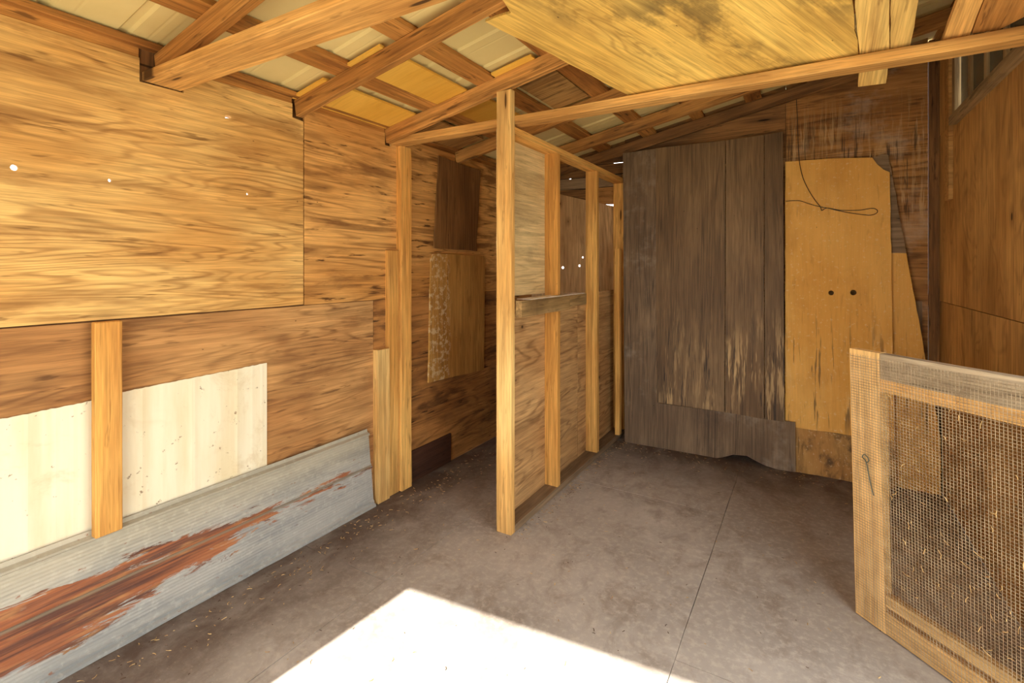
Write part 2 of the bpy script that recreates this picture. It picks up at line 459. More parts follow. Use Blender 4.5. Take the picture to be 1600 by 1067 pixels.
# ------------------------------------------------------------------ ground outside
g = bpy.data.meshes.new('ground')
bm = bmesh.new()
bmesh.ops.create_grid(bm, x_segments=8, y_segments=8, size=40)
bm.to_mesh(g); bm.free()
tag(link('ground', g, M['ground'], None, Matrix.Translation((1.5, 0, -0.16))), kind='structure')

# ------------------------------------------------------------------ floor
fl = empty('floor', (0, 0, 0), kind='structure')
bx('subfloor', -0.03, XR + 0.03, YF - 0.03, YB + 0.03, -0.14, -0.013, M['base'], fl, bev=0)
gap = 0.0011
for (x0, x1), ys in (((0.0, 0.605), (YF, 1.635, YB)), ((0.605, 1.828), (YF, 0.62, 3.06, YB)), ((1.828, XR), (YF, 1.84, YB))):
    for y0, y1 in zip(ys, ys[1:]):
        o = sheet('floor_sheet', ragged(rect(x0 + gap, y0 + gap, x1 - gap, y1 - gap), 0.15, 0.0012), 0.0132, (0, 0, random.uniform(-0.0015, 0)), (1, 0, 0), (0, 1, 0), M['floor'], fl)

# ------------------------------------------------------------------ left wall (inner face x = 0); local x = world y, local y = world z
wl = empty('wall_left', (0, 0, 0), kind='structure')
def lsheet(name, poly, mat, x=0.0, T=0.012, holes=()):
    return sheet(name, poly, T, (x, 0, 0), (0, 1, 0), (0, 0, 1), mat, wl, holes)
top = 2.255
A = [(-0.6, 1.213), (1.663, 1.216), (1.663, 2.16), (1.60, 2.165), (1.60, top - 0.02), (1.09, top - 0.03), (1.09, 2.135), (0.93, 2.132), (0.93, top - 0.03), (-0.6, top - 0.03)]
lsheet('plywood_sheet', A, M['ply_gold'], holes=[disc(0.573, 1.736, 0.010), disc(0.834, 1.733, 0.006), disc(1.366, 1.749, 0.006), disc(1.629, 1.743, 0.005),
                                             [(1.262, 2.076), (1.29, 2.080), (1.288, 2.09), (1.262, 2.087)]])
B = [(1.669, 1.213), (YB, 1.213), (YB, 2.235), (3.02, 2.235), (3.02, 2.18), (2.95, 2.18), (2.95, 2.235), (2.29, 2.235), (2.29, 2.16), (2.24, 2.16), (2.24, 2.235), (1.669, 2.235)]
lsheet('plywood_sheet', B, M['ply_stained'], holes=[disc(3.133, 2.168, 0.006), disc(3.397, 2.192, 0.006)])
lsheet('plywood_sheet', ragged(rect(-0.3, 0.0, 2.14, 1.209), 0.2, 0.0015, (2,)), M['ply_brown'], x=0.003)
lsheet('plywood_sheet', rect(2.144, 0.0, YB, 1.209), M['ply_chamber'], x=0.001)
lsheet('plywood_sheet', rect(YF, 0.0, -0.304, 1.209), M['ply_brown'], x=0.003)
# ledger strips closing the eave above the sheets
for y0, y1 in ((YF, 0.93), (1.09, 1.60), (1.67, 2.24), (2.29, 2.95), (3.0, YB)):
    bx('eave_strip', -0.030, -0.004, y0, y1, 2.19, 2.292, M['purlin'], wl)
bx('light_block_batten', -0.052, -0.013, 0.93, 1.10, 2.0, 2.30, M['dark_board'], wl, long='z')  # unseen, added to stop daylight leaking in at the beam notch
# unseen framing added outside the sheets to block daylight through their joints
bx('light_block_girt', -0.052, -0.0125, YF, YB, 1.17, 1.255, M['dark_board'], wl)
bx('light_block_girt', -0.075, -0.031, YF, YB, 2.10, 2.33, M['dark_board'], wl)
for y in (-0.30, 1.666, 2.142): bx('light_block_stud', -0.052, -0.0125, y - 0.045, y + 0.045, 0, 2.10, M['dark_board'], wl)
# three boards nailed side by side at the doorway
bx('stud', 0.0, 0.046, 2.337, 2.430, 0.0, 2.172, M['stud'], wl, wob=0.0015, seg=6)
bx('stud', 0.0, 0.030, 2.243, 2.331, 0.0, 1.512, M['stud'], wl, wob=0.001, seg=5)
bx('stud', 0.0, 0.046, 2.140, 2.236, 0.0, 0.915, M['stud_pale'], wl, wob=0.001, seg=4)

# ------------------------------------------------------------------ back wall (inner face y = YB); local x = world x, local y = world z
wb = empty('wall_back', (0, YB, 0), kind='structure')
def bsheet(name, poly, mat, y=YB, T=0.012, holes=()):
    return sheet(name, poly, -T, (0, y, 0), (1, 0, 0), (0, 0, 1), mat, wb, holes)
bsheet('plywood_sheet', [(0, 0), (0.87, 0), (0.87, 1.912), (0.29, 2.072), (0, 2.12)], M['ply_backsheet'],
       holes=[disc(0.263, 1.498, 0.010), disc(0.321, 1.404, 0.013), disc(0.484, 1.421, 0.011), disc(0.515, 1.495, 0.009), disc(0.659, 1.885, 0.008), disc(0.647, 1.696, 0.007), rect(0.25, 1.158, 0.283, 1.207)])
bsheet('gable_board', [(0, 2.127), (0.29, 2.079), (0.60, 1.996), (0.60, 2.09), (0, 2.10 + 0.03)], M['dark_board'], y=YB + 0.014)
bsheet('gable_board', [(0.0, 2.05), (0.56, 1.95), (0.56, 2.10), (0.0, 2.10)], M['dark_board'], y=YB + 0.028)
bsheet('gable_board', [(0.565, 1.96), (0.90, 1.945), (0.90, 2.10), (0.565, 2.10)], M['ply_rust'], y=YB + 0.010)
bsheet('gable_board', rect(0.0, 2.106, 0.90, 2.20), M['plate_dirty'], y=YB + 0.006)
bsheet('gable_board', [(0, 2.205), (0.95, 2.212), (0.95, 2.30), (0.75, 2.30), (0.0, 2.30)], M['dark_board'], y=YB + 0.012)
bsheet('gable_board', [(0.0, 2.30), (0.80, 2.304), (0.95, 2.302), (0.95, 2.49), (0, 2.305)], M['dark_board'], y=YB + 0.002)
bsheet('slit_block_sheet', [(0, 1.86), (0.98, 1.86), (0.98, 2.50), (0, 2.31)], M['slit_block'], y=YB + 0.055, holes=[rect(0.62, 1.90, 0.80, 1.97), rect(0.20, 2.06, 0.33, 2.14), rect(0.78, 2.28, 0.93, 2.33), rect(0.36, 2.18, 0.38, 2.22)])  # unseen backing added to block most of the daylight slits
bsheet('plywood_sheet', rect(0.87, 0, 2.096, 2.2), M['ply_rust'], y=YB + 0.001)
bsheet('gable_board', [(0.90, 2.2), (2.096, 2.2), (2.096, 2.725), (0.90, 2.485)], M['dark_board'])
bsheet('plywood_sheet', [(2.099, 1.195), (2.90, 1.195), (2.90, 2.885), (2.099, 2.725)], M['ply_drip'])
bsheet('plywood_sheet', rect(2.099, 0, 2.90, 1.19), M['ply_rust'])
bx('light_block_girt', 0.9, XR, YB + 0.002, YB + 0.04, 1.15, 1.235, M['dark_board'], wb)  # this and the next piece: unseen, added to keep daylight out of joints
bx('light_block_stud', 2.05, 2.14, YB + 0.002, YB + 0.04, 0, 2.70, M['dark_board'], wb, long='z')
bx('corner_post', 2.902, XR, YB - 0.03, YB + 0.01, 0, 2.86, M['dark_board'], wb)
bx('patch_board', 2.752, 2.872, YB - 0.014, YB, 0.3, 1.188, M['plate_dirty'], wb)

# ------------------------------------------------------------------ right wall (inner face x = XR) with its high window
wr = empty('wall_right', (XR, 0, 0), kind='structure')
def rsheet(name, poly, mat, x=XR, T=0.012, holes=()):
    return sheet(name, poly, -T, (x, 0, 0), (0, 1, 0), (0, 0, 1), mat, wr, holes)
WY0, WY1, WZ0, WZ1 = 2.25, 3.69, 2.245, 2.66
rsheet('plywood_sheet', rect(1.96, 1.195, YB, 2.24), M['ply_right'])
rsheet('plywood_sheet', rect(1.96, 0, YB, 1.191), M['ply_right'])
# side doorway the screen door belongs to, open to the yard
rsheet('plywood_sheet', rect(YF, 0, 0.60, 2.24), M['ply_right'])
rsheet('plywood_sheet', rect(0.603, 2.0, 1.957, 2.24), M['ply_right'])
rsheet('plywood_sheet', rect(3.70, 2.243, YB, 2.87), M['ply_right'])
rsheet('plywood_sheet', rect(YF, 2.243, WY0, 2.87), M['ply_right'])
rsheet('plywood_sheet', rect(WY0 + 0.003, 2.665, 3.697, 2.87), M['dark_board'])
bx('light_block_girt', XR + 0.0125, XR + 0.05, 1.96, YB + 0.06, 1.15, 1.235, M['dark_board'], wr)  # unseen strips from here on close the joints against daylight
bx('light_block_girt', XR + 0.032, XR + 0.06, YF, YB, 2.20, 2.245, M['dark_board'], wr)
bx('light_block_stud', XR + 0.0125, XR + 0.05, 3.66, 3.74, 2.25, 2.87, M['dark_board'], wr)
bx('batten', XR - 0.022, XR, 3.76, 3.85, 1.80, 2.80, M['ply_right'], wr)

win = empty('window_1', (XR, (WY0 + WY1) / 2, WZ0), kind='structure')
bx('window_sill', XR - 0.035, XR + 0.03, WY0, WY1, WZ0 - 0.035, WZ0 + 0.012, M['sill'], win)
bx('window_frame', XR - 0.02, XR + 0.03, WY1 - 0.055, WY1, WZ0 + 0.012, WZ1, M['sill'], win)
bx('window_frame', XR - 0.02, XR + 0.03, WY0, WY0 + 0.05, WZ0 + 0.012, WZ1, M['sill'], win)
bx('window_frame', XR - 0.02, XR + 0.03, WY0, WY1, WZ1, WZ1 + 0.05, M['sill'], win)
mun = [3.40, 3.13, 2.86, 2.58]
for y in mun: bx('muntin', XR - 0.008, XR + 0.022, y - 0.018, y + 0.018, WZ0 + 0.012, WZ1, M['sill'], win)
ys = [WY1 - 0.055] + mun + [WY0 + 0.05]
for y1, y0 in zip(ys, ys[1:]):
    bx('pane', XR + 0.006, XR + 0.011, y0 + 0.01, y1 - 0.01, WZ0 + 0.012, WZ1, M['pane'], win, bev=0)

# ------------------------------------------------------------------ front wall behind the viewer, with the open doorway the sun shines through
wf = empty('wall_front', (1.5, YF, 0), kind='structure')
DX0, DX1, DH0, DH1 = 0.535, 2.25, 1.985, 2.14
def fsheet(name, poly, mat): return sheet(name, poly, 0.03, (0, YF, 0), (1, 0, 0), (0, 0, 1), mat, wf)
fsheet('plywood_sheet', [(0, 0), (DX0, 0), (DX0, 2.38), (0, 2.28)], M['ply_gold'])
fsheet('plywood_sheet', [(DX1, 0), (XR, 0), (XR, 2.87), (DX1, 2.73)], M['ply_gold'])
fsheet('plywood_sheet', [(DX0, DH0), (DX1, DH1), (DX1, 2.73), (DX0, 2.385)], M['ply_gold'])

# ------------------------------------------------------------------ ceiling: metal sheets and purlins
ce = empty('ceiling', (1.5, 1.8, 2.6), kind='structure')
def roof_sheet(y0, y1, dz):
    ys, x0, x1 = [], -0.12, XR + 0.25
    prof = []
    pitch = 0.229
    y = y0
    n = round((y1 - y0) / pitch)
    for i in range(n):
        b = y0 + (i + 0.5) * pitch
        prof += [(y0 + i * pitch, 0)]
        prof += [(b - 0.022, 0), (b - 0.012, 0.010), (b + 0.012, 0.010), (b + 0.022, 0)]
        m = y0 + (i + 0.5) * pitch + pitch / 2
        prof += [(m - 0.045, 0), (m - 0.038, 0.001), (m - 0.030, 0)]
    prof += [(y1, 0)]
    bm = bmesh.new()
    L = math.hypot(x1 - x0, 0.2 * (x1 - x0))
    rows = []
    for x in (0.0, L):
        lo = [bm.verts.new((x, p[0], p[1])) for p in prof]
        hi = [bm.verts.new((x, p[0], p[1] + 0.0025)) for p in prof]
        rows.append(lo + hi[::-1])
    k_ = len(rows[0])
    for j in range(k_):
        bm.faces.new((rows[0][j], rows[0][(j + 1) % k_], rows[1][(j + 1) % k_], rows[1][j]))
    bmesh.ops.recalc_face_normals(bm, faces=bm.faces[:])
    me = bpy.data.meshes.new('roof_sheet')
    bm.to_mesh(me); bm.free()
    link('roof_sheet', me, M['roof_metal'], ce, frame((x0, 0, rm(x0) + dz), (1, 0, 0.2), (0, 1, 0)))
ys0 = YF - 0.25
for i in range(6):
    roof_sheet(ys0 + i * 0.87, ys0 + i * 0.87 + 0.916, 0.0 if i % 2 else 0.004)
for i in range(8):
    xa = 0.295 + 0.385 * i if i < 7 else 2.93
    xc = xa + 0.055
    w = 0.11
    if i in (3, 5): w = 0.09
    beam('purlin', (xc, YF - 0.05, rt(xc)), (xc, YB + 0.05, rt(xc)), (-0.2, 0, 1), w, 0.031, M['purlin'], ce, wob=0.0015, seg=10)
bx('purlin', -0.10, 0.03, YF - 0.05, YB + 0.05, rt(0) + 0.002, rt(0) + 0.028, M['purlin'], ce)

# boards laid over the rafters between the purlins
def on_roof(name, x0, x1, y0, y1, mat, T=0.012, lift=0.0, skew=0.0, axis=(0, 1, 0)):
    k_ = math.sqrt(1 + 0.04)
    poly = [(0, 0), ((x1 - x0) * k_, 0), ((x1 - x0) * k_, y1 - y0), (0, y1 - y0)]
    poly = [(p[0] + skew * p[1], p[1]) for p in poly]
    return sheet(name, ragged(poly, 0.12, 0.0015), -T, (x0, y0, rt(x0) + 0.0005 + lift), (1, 0, 0.2), (0, 1, 0), mat, ce)
on_roof('fibreboard_panel', -0.005, 0.236, 1.60, 2.295, M['yellow_board'])
on_roof('fibreboard_panel', 0.400, 0.61, 1.60, 2.295, M['yellow_board'], lift=0.001)
on_roof('fibreboard_panel', 0.03, 0.26, 2.30, 2.94, M['ceiling_ply'])
on_roof('fibreboard_panel', 0.40, 0.63, 2.30, 2.93, M['yellow_board'], lift=0.001)
on_roof('fibreboard_panel', 0.83, 1.06, 2.30, 2.925, M['ceiling_ply'])
on_roof('fibreboard_panel', 0.86, 1.02, 1.655, 1.70, M['yellow_board'])
on_roof('fibreboard_panel', 0.80, 1.04, 2.21, 2.26, M['yellow_board'])

# ------------------------------------------------------------------ rafters and tie beams
def rafter(y0, y1, label, x1=XR - 0.01, x0=0.002, mat='rafter', h=0.0865):
    yc = (y0 + y1) / 2
    o = beam('rafter', (x0, yc, rb(x0)), (x1, yc, rb(x1)), (0, 0, 1), y1 - y0, h, M[mat], None, wob=0.001, seg=8)
    return tag(o, label, 'rafter', 'sloping roof rafters')
rafter(0.985, 1.023, 'sloping brown rafter rising behind the flat tie beam set into the plywood wall')
rafter(1.618, 1.656, 'weathered rafter whose upper part is covered by the yellow loft sheet, over the plywood joint')
rafter(2.246, 2.284, 'sloping rafter carried by the front post of the stud partition')
rafter(2.955, 2.993, 'sloping rafter crossing the dark stall, ending above the leaning veneer panel')
rafter(3.615, 3.653, 'sloping rafter beyond the tie beam, over the far end of the partition')
rafter(4.085, 4.122, 'thin rafter lying along the top of the gable boards on the back wall', mat='dark_board')
for y, lb in ((-0.42, 'sloping rafter directly above the open front doorway'), (0.27, 'sloping rafter between the front doorway and the wide flat tie beam')):
    tag(beam('rafter', (0.002, y, rb(0)), (XR - 0.01, y, rb(XR - 0.01)), (0, 0, 1), 0.038, 0.0865, M['rafter']),
        lb, 'rafter', 'sloping roof rafters')

tb = beam('tie_beam', (-0.01, 1.012, 2.142), (XR - 0.012, 1.012, 2.13), (0, 0, 1), 0.142, 0.036, M['tie'], None, wob=0.001, seg=8)
tag(tb, 'wide flat tie beam with one end notched into the golden plywood wall', 'beam')
tb = beam('tie_beam', (0.004, 2.329, 2.172), (XR - 0.002, 2.329, 2.167), (0, 0, 1), 0.087, 0.043, M['tie'], None, wob=0.0015, seg=10)
tag(tb, 'long level tie beam passing the partition post and carrying the loft boards', 'beam')

# ------------------------------------------------------------------ loft sheet and loose boards lying on the tie beam
LK = -0.27
def lz(y): return 2.2155 + LK * (y - 2.33)
def loft(name, pts, T, mat, lift=0.0, xd=(1, 0, 0), ragg=0.004):
    """pts: plan outline (x, y); lies in the loft plane."""
    k_ = math.sqrt(1 + LK * LK)
    o0 = (0, 2.33, 2.2155 + lift)
    a = math.atan2((2.352 - 1.668) * k_, 1.535 - 1.125) if mat is M['loft_ply'] else math.pi / 2
    ca, sa = math.cos(a), math.sin(a)
    ex, ey = Vector((1, 0, 0)), Vector((0, 1, LK)).normalized()
    q = [(p[0], (p[1] - 2.33) * k_) for p in pts]
    q = [(ca * x + sa * y, -sa * x + ca * y) for x, y in q]
    return sheet(name, ragged(q, 0.06, ragg), -T, o0, ex * ca + ey * sa, ey * ca - ex * sa, mat)
o = loft('loft_sheet', [(1.535, 2.352), (1.365, 2.058), (1.125, 1.668), (1.248, 1.663), (1.252, 1.60), (1.20, 1.40), (2.33, 1.40), (2.366, 2.015), (2.372, 2.05), (2.408, 2.352)], 0.011, M['loft_ply'])
tag(o, 'big yellow plywood sheet with a slanting ragged edge lying on the tie beam overhead', 'plywood')
o = loft('loft_board', [(2.413, 2.352), (2.418, 2.53), (2.512, 2.535), (2.503, 2.352), (2.47, 2.05), (2.44, 1.40), (2.336, 1.40), (2.376, 2.05)], 0.019, M['loft_board'], ragg=0.0015)
tag(o, 'pale loose board beside the loft sheet with its end sticking past the tie beam', 'board')
o = loft('loft_board', [(2.506, 2.352), (2.563, 2.352), (2.55, 2.08), (2.51, 1.40), (2.443, 1.40), (2.474, 2.05)], 0.019, M['loft_board'], ragg=0.0015)
tag(o, 'narrow rough board on the tie beam bordering the open gap under the roof', 'board')
o = loft('loft_board', [(2.652, 2.352), (2.725, 2.352), (2.722, 2.15), (2.69, 1.60), (2.60, 1.60), (2.655, 2.12)], 0.02, M['tie'], ragg=0.0015)
tag(o, 'brown loose board on the tie beam next to the wide stained one', 'board')
o = loft('loft_board', [(2.729, 2.31), (2.80, 2.315), (2.85, 2.27), (2.90, 1.60), (2.70, 1.60), (2.725, 2.15)], 0.02, M['rafter'], ragg=0.0015)
tag(o, 'wide stained board lying on the tie beam close to the high window', 'board')

# ------------------------------------------------------------------ stud partition
pa = empty('stud_partition', (0.855, 3.2, 0), label='open stud partition of upright lumber with plywood on its far side, standing on the floor', cat='partition')
PX0, PX1 = 0.81, 0.90
bx('post', PX0, PX1, 2.246, 2.286, 0.0, rb(0.855) - 0.002, M['stud_pale'], pa, wob=0.0015, seg=8)
bx('bottom_plate', PX0, PX1, 2.287, YB - 0.005, 0.0, 0.040, M['plate_dirty'], pa, wob=0.0012, seg=8)
bx('top_plate', PX0, PX1, 2.290, YB - 0.005, 2.118, 2.156, M['stud'], pa, wob=0.001, seg=6)
for y in (2.81, 3.48, 4.095):
    bx('stud', PX0, PX1, y, y + 0.039, 0.040, 2.118, M['stud'], pa, wob=0.0012, seg=6)
bx('batten', PX1 - 0.02, PX1 + 0.02, 3.93, 3.985, 0.041, 1.56, M['stud'], pa, wob=0.001, seg=4)
bx('crosspiece', PX1, PX1 + 0.037, 2.292, 2.915, 1.142, 1.231, M['cross'], pa, wob=0.001, seg=4)
bx('crosspiece', PX1, PX1 + 0.036, 2.918, 3.19, 1.155, 1.230, M['cross'], pa, wob=0.001, seg=3)
bx('lit_ledge_strip', PX1 - 0.055, PX1 + 0.034, 2.40, 3.17, 1.2305, 1.2335, M['ledge_light'], pa, bev=0)  # painted light: thin white strip for the bright top of the crosspiece
def psheet(poly, mat, x=PX0, T=0.011): return sheet('plywood_sheet', poly, T, (x, 0, 0), (0, 1, 0), (0, 0, 1), mat, pa)
psheet(rect(2.262, 0.02, 3.33, 1.222), M['ply_knotty'])
psheet(rect(3.334, 0.02, YB - 0.003, 1.215), M['ply_knotty'])
psheet(ragged(rect(2.262, 1.245, 2.83, 2.15), 0.1, 0.002), M['ply_pale'])

# ------------------------------------------------------------------ things along the left wall
def ribbed(name, prof, y0, y1, mat, n=24, wav=0.0, shear=0.0):
    """metal sheet whose section prof (out, up) runs along the wall; local x = along, y = up, z = out."""
    bm = bmesh.new()
    rows = []
    for i in range(n + 1):
        t = i / n
        a, c = random.uniform(-wav, wav), random.uniform(-wav, wav)
        yy = y0 + (y1 - y0) * t
        f = [bm.verts.new((yy + shear * p[1], p[1] + (c if j < 3 else 0), p[0] + a)) for j, p in enumerate(prof)]
        b = [bm.verts.new((yy + shear * p[1], p[1] + (c if j < 3 else 0), p[0] - 0.0022 + a)) for j, p in enumerate(prof)]
        rows.append(f + b[::-1])
    k_ = len(rows[0])
    for i in range(n):
        for j in range(k_):
            bm.faces.new((rows[i][j], rows[i][(j + 1) % k_], rows[i + 1][(j + 1) % k_], rows[i + 1][j]))
    bm.faces.new(rows[0]); bm.faces.new(rows[-1][::-1])
    bmesh.ops.recalc_face_normals(bm, faces=bm.faces[:])
    me = bpy.data.meshes.new(name)
    bm.to_mesh(me); bm.free()
    return link(name, me, mat, None, frame((0, 0, 0), (0, 1, 0), (0, 0, 1)))
prof = [(0.052, 0.001), (0.052, 0.014), (0.040, 0.020), (0.041, 0.032), (0.033, 0.038)]
for z in [0.06 + 0.0135 * i for i in range(12)]: prof += [(0.033, z), (0.0338, z + 0.0065)]
prof += [(0.033, 0.226), (0.044, 0.232), (0.044, 0.240), (0.032, 0.247), (0.038, 0.252), (0.030, 0.258)]
for z in [0.272 + 0.0135 * i for i in range(11)]: prof += [(0.030, z), (0.0308, z + 0.0065)]
prof += [(0.030, 0.424), (0.040, 0.430), (0.040, 0.438), (0.022, 0.446), (0.020, 0.462)]
o = ribbed('corrugated_sheet', prof, YF + 0.02, 2.118, M['galv'], 30, 0.0018, -0.09)
tag(o, 'long rusty galvanised metal sheet standing along the foot of the plywood wall', 'metal sheet')

def siding(y0, y1, z0, zt0, zt1, x, label, torn=0.003):
    bm = bmesh.new()
    n = int((y1 - y0) / 0.012)
    cols = []
    for i in range(n + 1):
        y = y0 + (y1 - y0) * i / n
        ph = ((y - y0) % 0.19) / 0.19
        d = 0.003 * max(0, 1 - abs(ph - 0.5) / 0.12) + 0.0008 * max(0, 1 - abs(((y - y0) % 0.0475) / 0.0475 - 0.5) / 0.15)
        zt = zt0 + (zt1 - zt0) * i / n + random.uniform(-torn, torn) * 0.5
        cols.append([bm.verts.new((y, z0, x + d)), bm.verts.new((y, (z0 + zt) / 2, x + d)), bm.verts.new((y, zt, x + d)),
                     bm.verts.new((y, zt, x + d - 0.004)), bm.verts.new((y, z0, x + d - 0.004))])
    for a, b in zip(cols, cols[1:]):
        for j in range(5): bm.faces.new((a[j], a[(j + 1) % 5], b[(j + 1) % 5], b[j]))
    bm.faces.new(cols[0][::-1]); bm.faces.new(cols[-1])
    bmesh.ops.recalc_face_normals(bm, faces=bm.faces[:])
    me = bpy.data.meshes.new('siding_panel')
    bm.to_mesh(me); bm.free()
    o = link('siding_panel', me, M['siding'], None, frame((0, 0, 0), (0, 1, 0), (0, 0, 1)))
    return tag(o, label, 'siding')
siding(-0.25, 0.832, 0.41, 0.905, 0.926, 0.008, 'cream siding panel whose only visible end disappears behind the upright board')
siding(0.838, 1.456, 0.41, 0.936, 0.950, 0.009, 'cream siding panel with a free upper corner tucked behind the rusty sheet')
o = beam('upright_board', (0.030, 0.808, 0.442), (0.030, 0.808, 1.212), (1, 0, 0), 0.083, 0.034, M['stud'], None, wob=0.001, seg=5)
tag(o, 'short upright board nailed over the cream siding on the plywood wall', 'board')

# panels fixed to the wall of the dark stall
def stall(name, poly, T, mat, label, cat='panel', x=0.002):
    o = sheet(name, poly, -T, (x, 0, 0), (0, 1, 0), (0, 0, 1), mat)
    return tag(o, label, cat)
stall('veneer_panel', ragged([(2.694, 1.541), (3.216, 1.533), (3.206, 1.62), (3.235, 1.84), (3.262, 2.168), (2.745, 2.192)], 0.08, 0.004), 0.010, M['panel_chamber'],
      'dark brown veneer panel hanging high in the stall above the chipped board', x=0.004)
P = [(2.630, 0.622), (3.303, 0.592), (3.318, 1.475), (3.300, 1.497), (2.72, 1.502), (2.675, 1.495), (2.656, 1.46)]
stall('chipped_board', ragged(P, 0.1, 0.002), 0.012, M['panel_chipped'], 'tan board with a chipped flaking edge fixed in the stall', x=0.006)
stall('kickboard', rect(2.440, 0.0, 2.885, 0.205), 0.010, M['kick'], 'low dark brown board standing at the foot of the stall wall')

# ------------------------------------------------------------------ panels leaning on the back wall
def leaning(name, poly, T, y0, y1, zt, mat, off=0.0, parent=None, ragg=0.002, edges=None):
    """poly in (x, z); the panel stands at y0 on the floor and its face reaches y1 at height zt."""
    k_ = (y1 - y0) / zt
    L = math.sqrt(1 + k_ * k_)
    return sheet(name, ragged([(p[0], p[1] * L) for p in poly], 0.06, ragg, edges), -T, (0, y0 - off, 0), (1, 0, 0), (0, k_, 1), mat, parent)

dp = empty('dark_panelling', (1.55, 3.93, 0), label='tall dark brown wood-grain panelling leaning on the back wall, streaked near its foot', cat='panel')
# backing sheet: left strip and the mouldy lower part with its torn foot
low = [(0.965, 0.0), (1.25, 0.002), (1.50, 0.004), (1.66, 0.004), (1.70, 0.018), (1.77, 0.050), (1.86, 0.058), (1.93, 0.030), (1.985, 0.012), (2.06, 0.003), (2.163, 0.006), (2.162, 0.342), (1.24, 0.345), (1.20, 2.366), (0.905, 2.360)]
leaning('backing_sheet', low, 0.007, 3.93, 4.07, 2.38, M['panel_low'], parent=dp, edges=(9, 10, 12))
xs = [(1.176, 1.213), (1.703, 1.712), (1.962, 1.972), (2.084, 2.098)]
gx = 0.0022
zt_ = [2.368, 2.363, 2.370, 2.378]
zb_ = [0.350, 0.346, 0.336, 0.336]
for i in range(3):
    (a_t, a_b), (b_t, b_b) = xs[i], xs[i + 1]
    pl = [(a_b + gx, zb_[i]), (b_b - gx, zb_[i + 1]), (b_t - gx, zt_[i + 1]), (a_t + gx, zt_[i])]
    leaning('grooved_plank', pl, 0.006, 3.93, 4.07, 2.38, M['panel_dark'], off=0.0068, parent=dp, ragg=0.0008)
leaning('latch_plate', rect(1.075, 1.16, 1.115, 1.225), 0.003, 3.93, 4.07, 2.38, M['panel_low'], off=0.0035, parent=dp, ragg=0)

pb = empty('particleboard', (2.45, 3.96, 0), label='orange particleboard with a broken upper corner leaning beside the dark panelling', cat='board')
up = [(2.099, 0.30), (2.708, 0.30), (2.699, 2.03), (2.665, 2.052), (2.632, 2.09), (2.604, 2.140), (2.35, 2.160), (2.096, 2.166)]
kk = (4.11 - 3.96) / 2.15
def pl_hole(x, z, r): return disc(x, z * math.sqrt(1 + kk * kk), r, 10)
b = sheet('board_face', ragged([(p[0], p[1] * math.sqrt(1 + kk * kk)) for p in up], 0.06, 0.002), -0.015, (0, 3.96, 0), (1, 0, 0), (0, kk, 1), M['particle'], pb,
          holes=[pl_hole(2.372, 1.232, 0.017), pl_hole(2.497, 1.238, 0.019)])
leaning('rotten_foot', [(2.12, 0.0), (2.30, 0.004), (2.50, 0.0), (2.716, 0.002), (2.708, 0.2985), (2.099, 0.2985)], 0.015, 3.96, 4.11, 2.15, M['particle_low'], parent=pb, ragg=0.002)
leaning('broken_corner', [(2.604, 2.138), (2.632, 2.088), (2.665, 2.050), (2.702, 2.026), (2.694, 2.150), (2.660, 2.160)], 0.008, 3.968, 4.118, 2.15, M['plate_dirty'], parent=pb, ragg=0.003)

sb = empty('leaning_offcut', (2.8, 4.02, 0), label='tapering orange board leaning in the corner behind the particleboard', cat='board')
leaning('board_face', [(2.60, 0.0), (2.945, 0.0), (2.944, 0.35), (2.784, 1.498), (2.60, 1.504)], 0.012, 4.02, 4.12, 2.1, M['particle'], parent=sb)
leaning('stained_tip', [(2.60, 1.506), (2.783, 1.500), (2.705, 2.08), (2.62, 2.09)], 0.012, 4.02, 4.12, 2.1, M['plate_dirty'], parent=sb)

# wire hanging from the roof, looped in front of the particleboard
wy = lambda z: 3.96 + kk * z - 0.024
def smooth(pts, n=6):
    out = []
    for i in range(len(pts) - 1):
        p0, p1, p2, p3 = [Vector(pts[max(0, min(len(pts) - 1, j))]) for j in (i - 1, i, i + 1, i + 2)]
        for q in range(n):
            t = q / n
            out.append(0.5 * ((2 * p1) + (p2 - p0) * t + (2 * p0 - 5 * p1 + 4 * p2 - p3) * t * t + (-p0 + 3 * p1 - 3 * p2 + p3) * t ** 3))
    out.append(Vector(pts[-1]))
    return out
wp = [(2.165, 2.60), (2.172, 2.45), (2.18, 2.20), (2.20, 2.06), (2.235, 1.96), (2.275, 1.88), (2.31, 1.825), (2.318, 1.80), (2.35, 1.815), (2.43, 1.795), (2.53, 1.79), (2.60, 1.798), (2.628, 1.785),
      (2.625, 1.765), (2.59, 1.753), (2.52, 1.765), (2.44, 1.785), (2.36, 1.812), (2.29, 1.833), (2.235, 1.855), (2.18, 1.878), (2.099, 1.880)]
o = tube('hanging_wire', smooth([(x, min(wy(z), 4.08), z) for x, z in wp], 5), 0.0022, M['dark_wire'])
tag(o, 'thin dark wire hanging in a loop in front of the orange particleboard', 'wire')

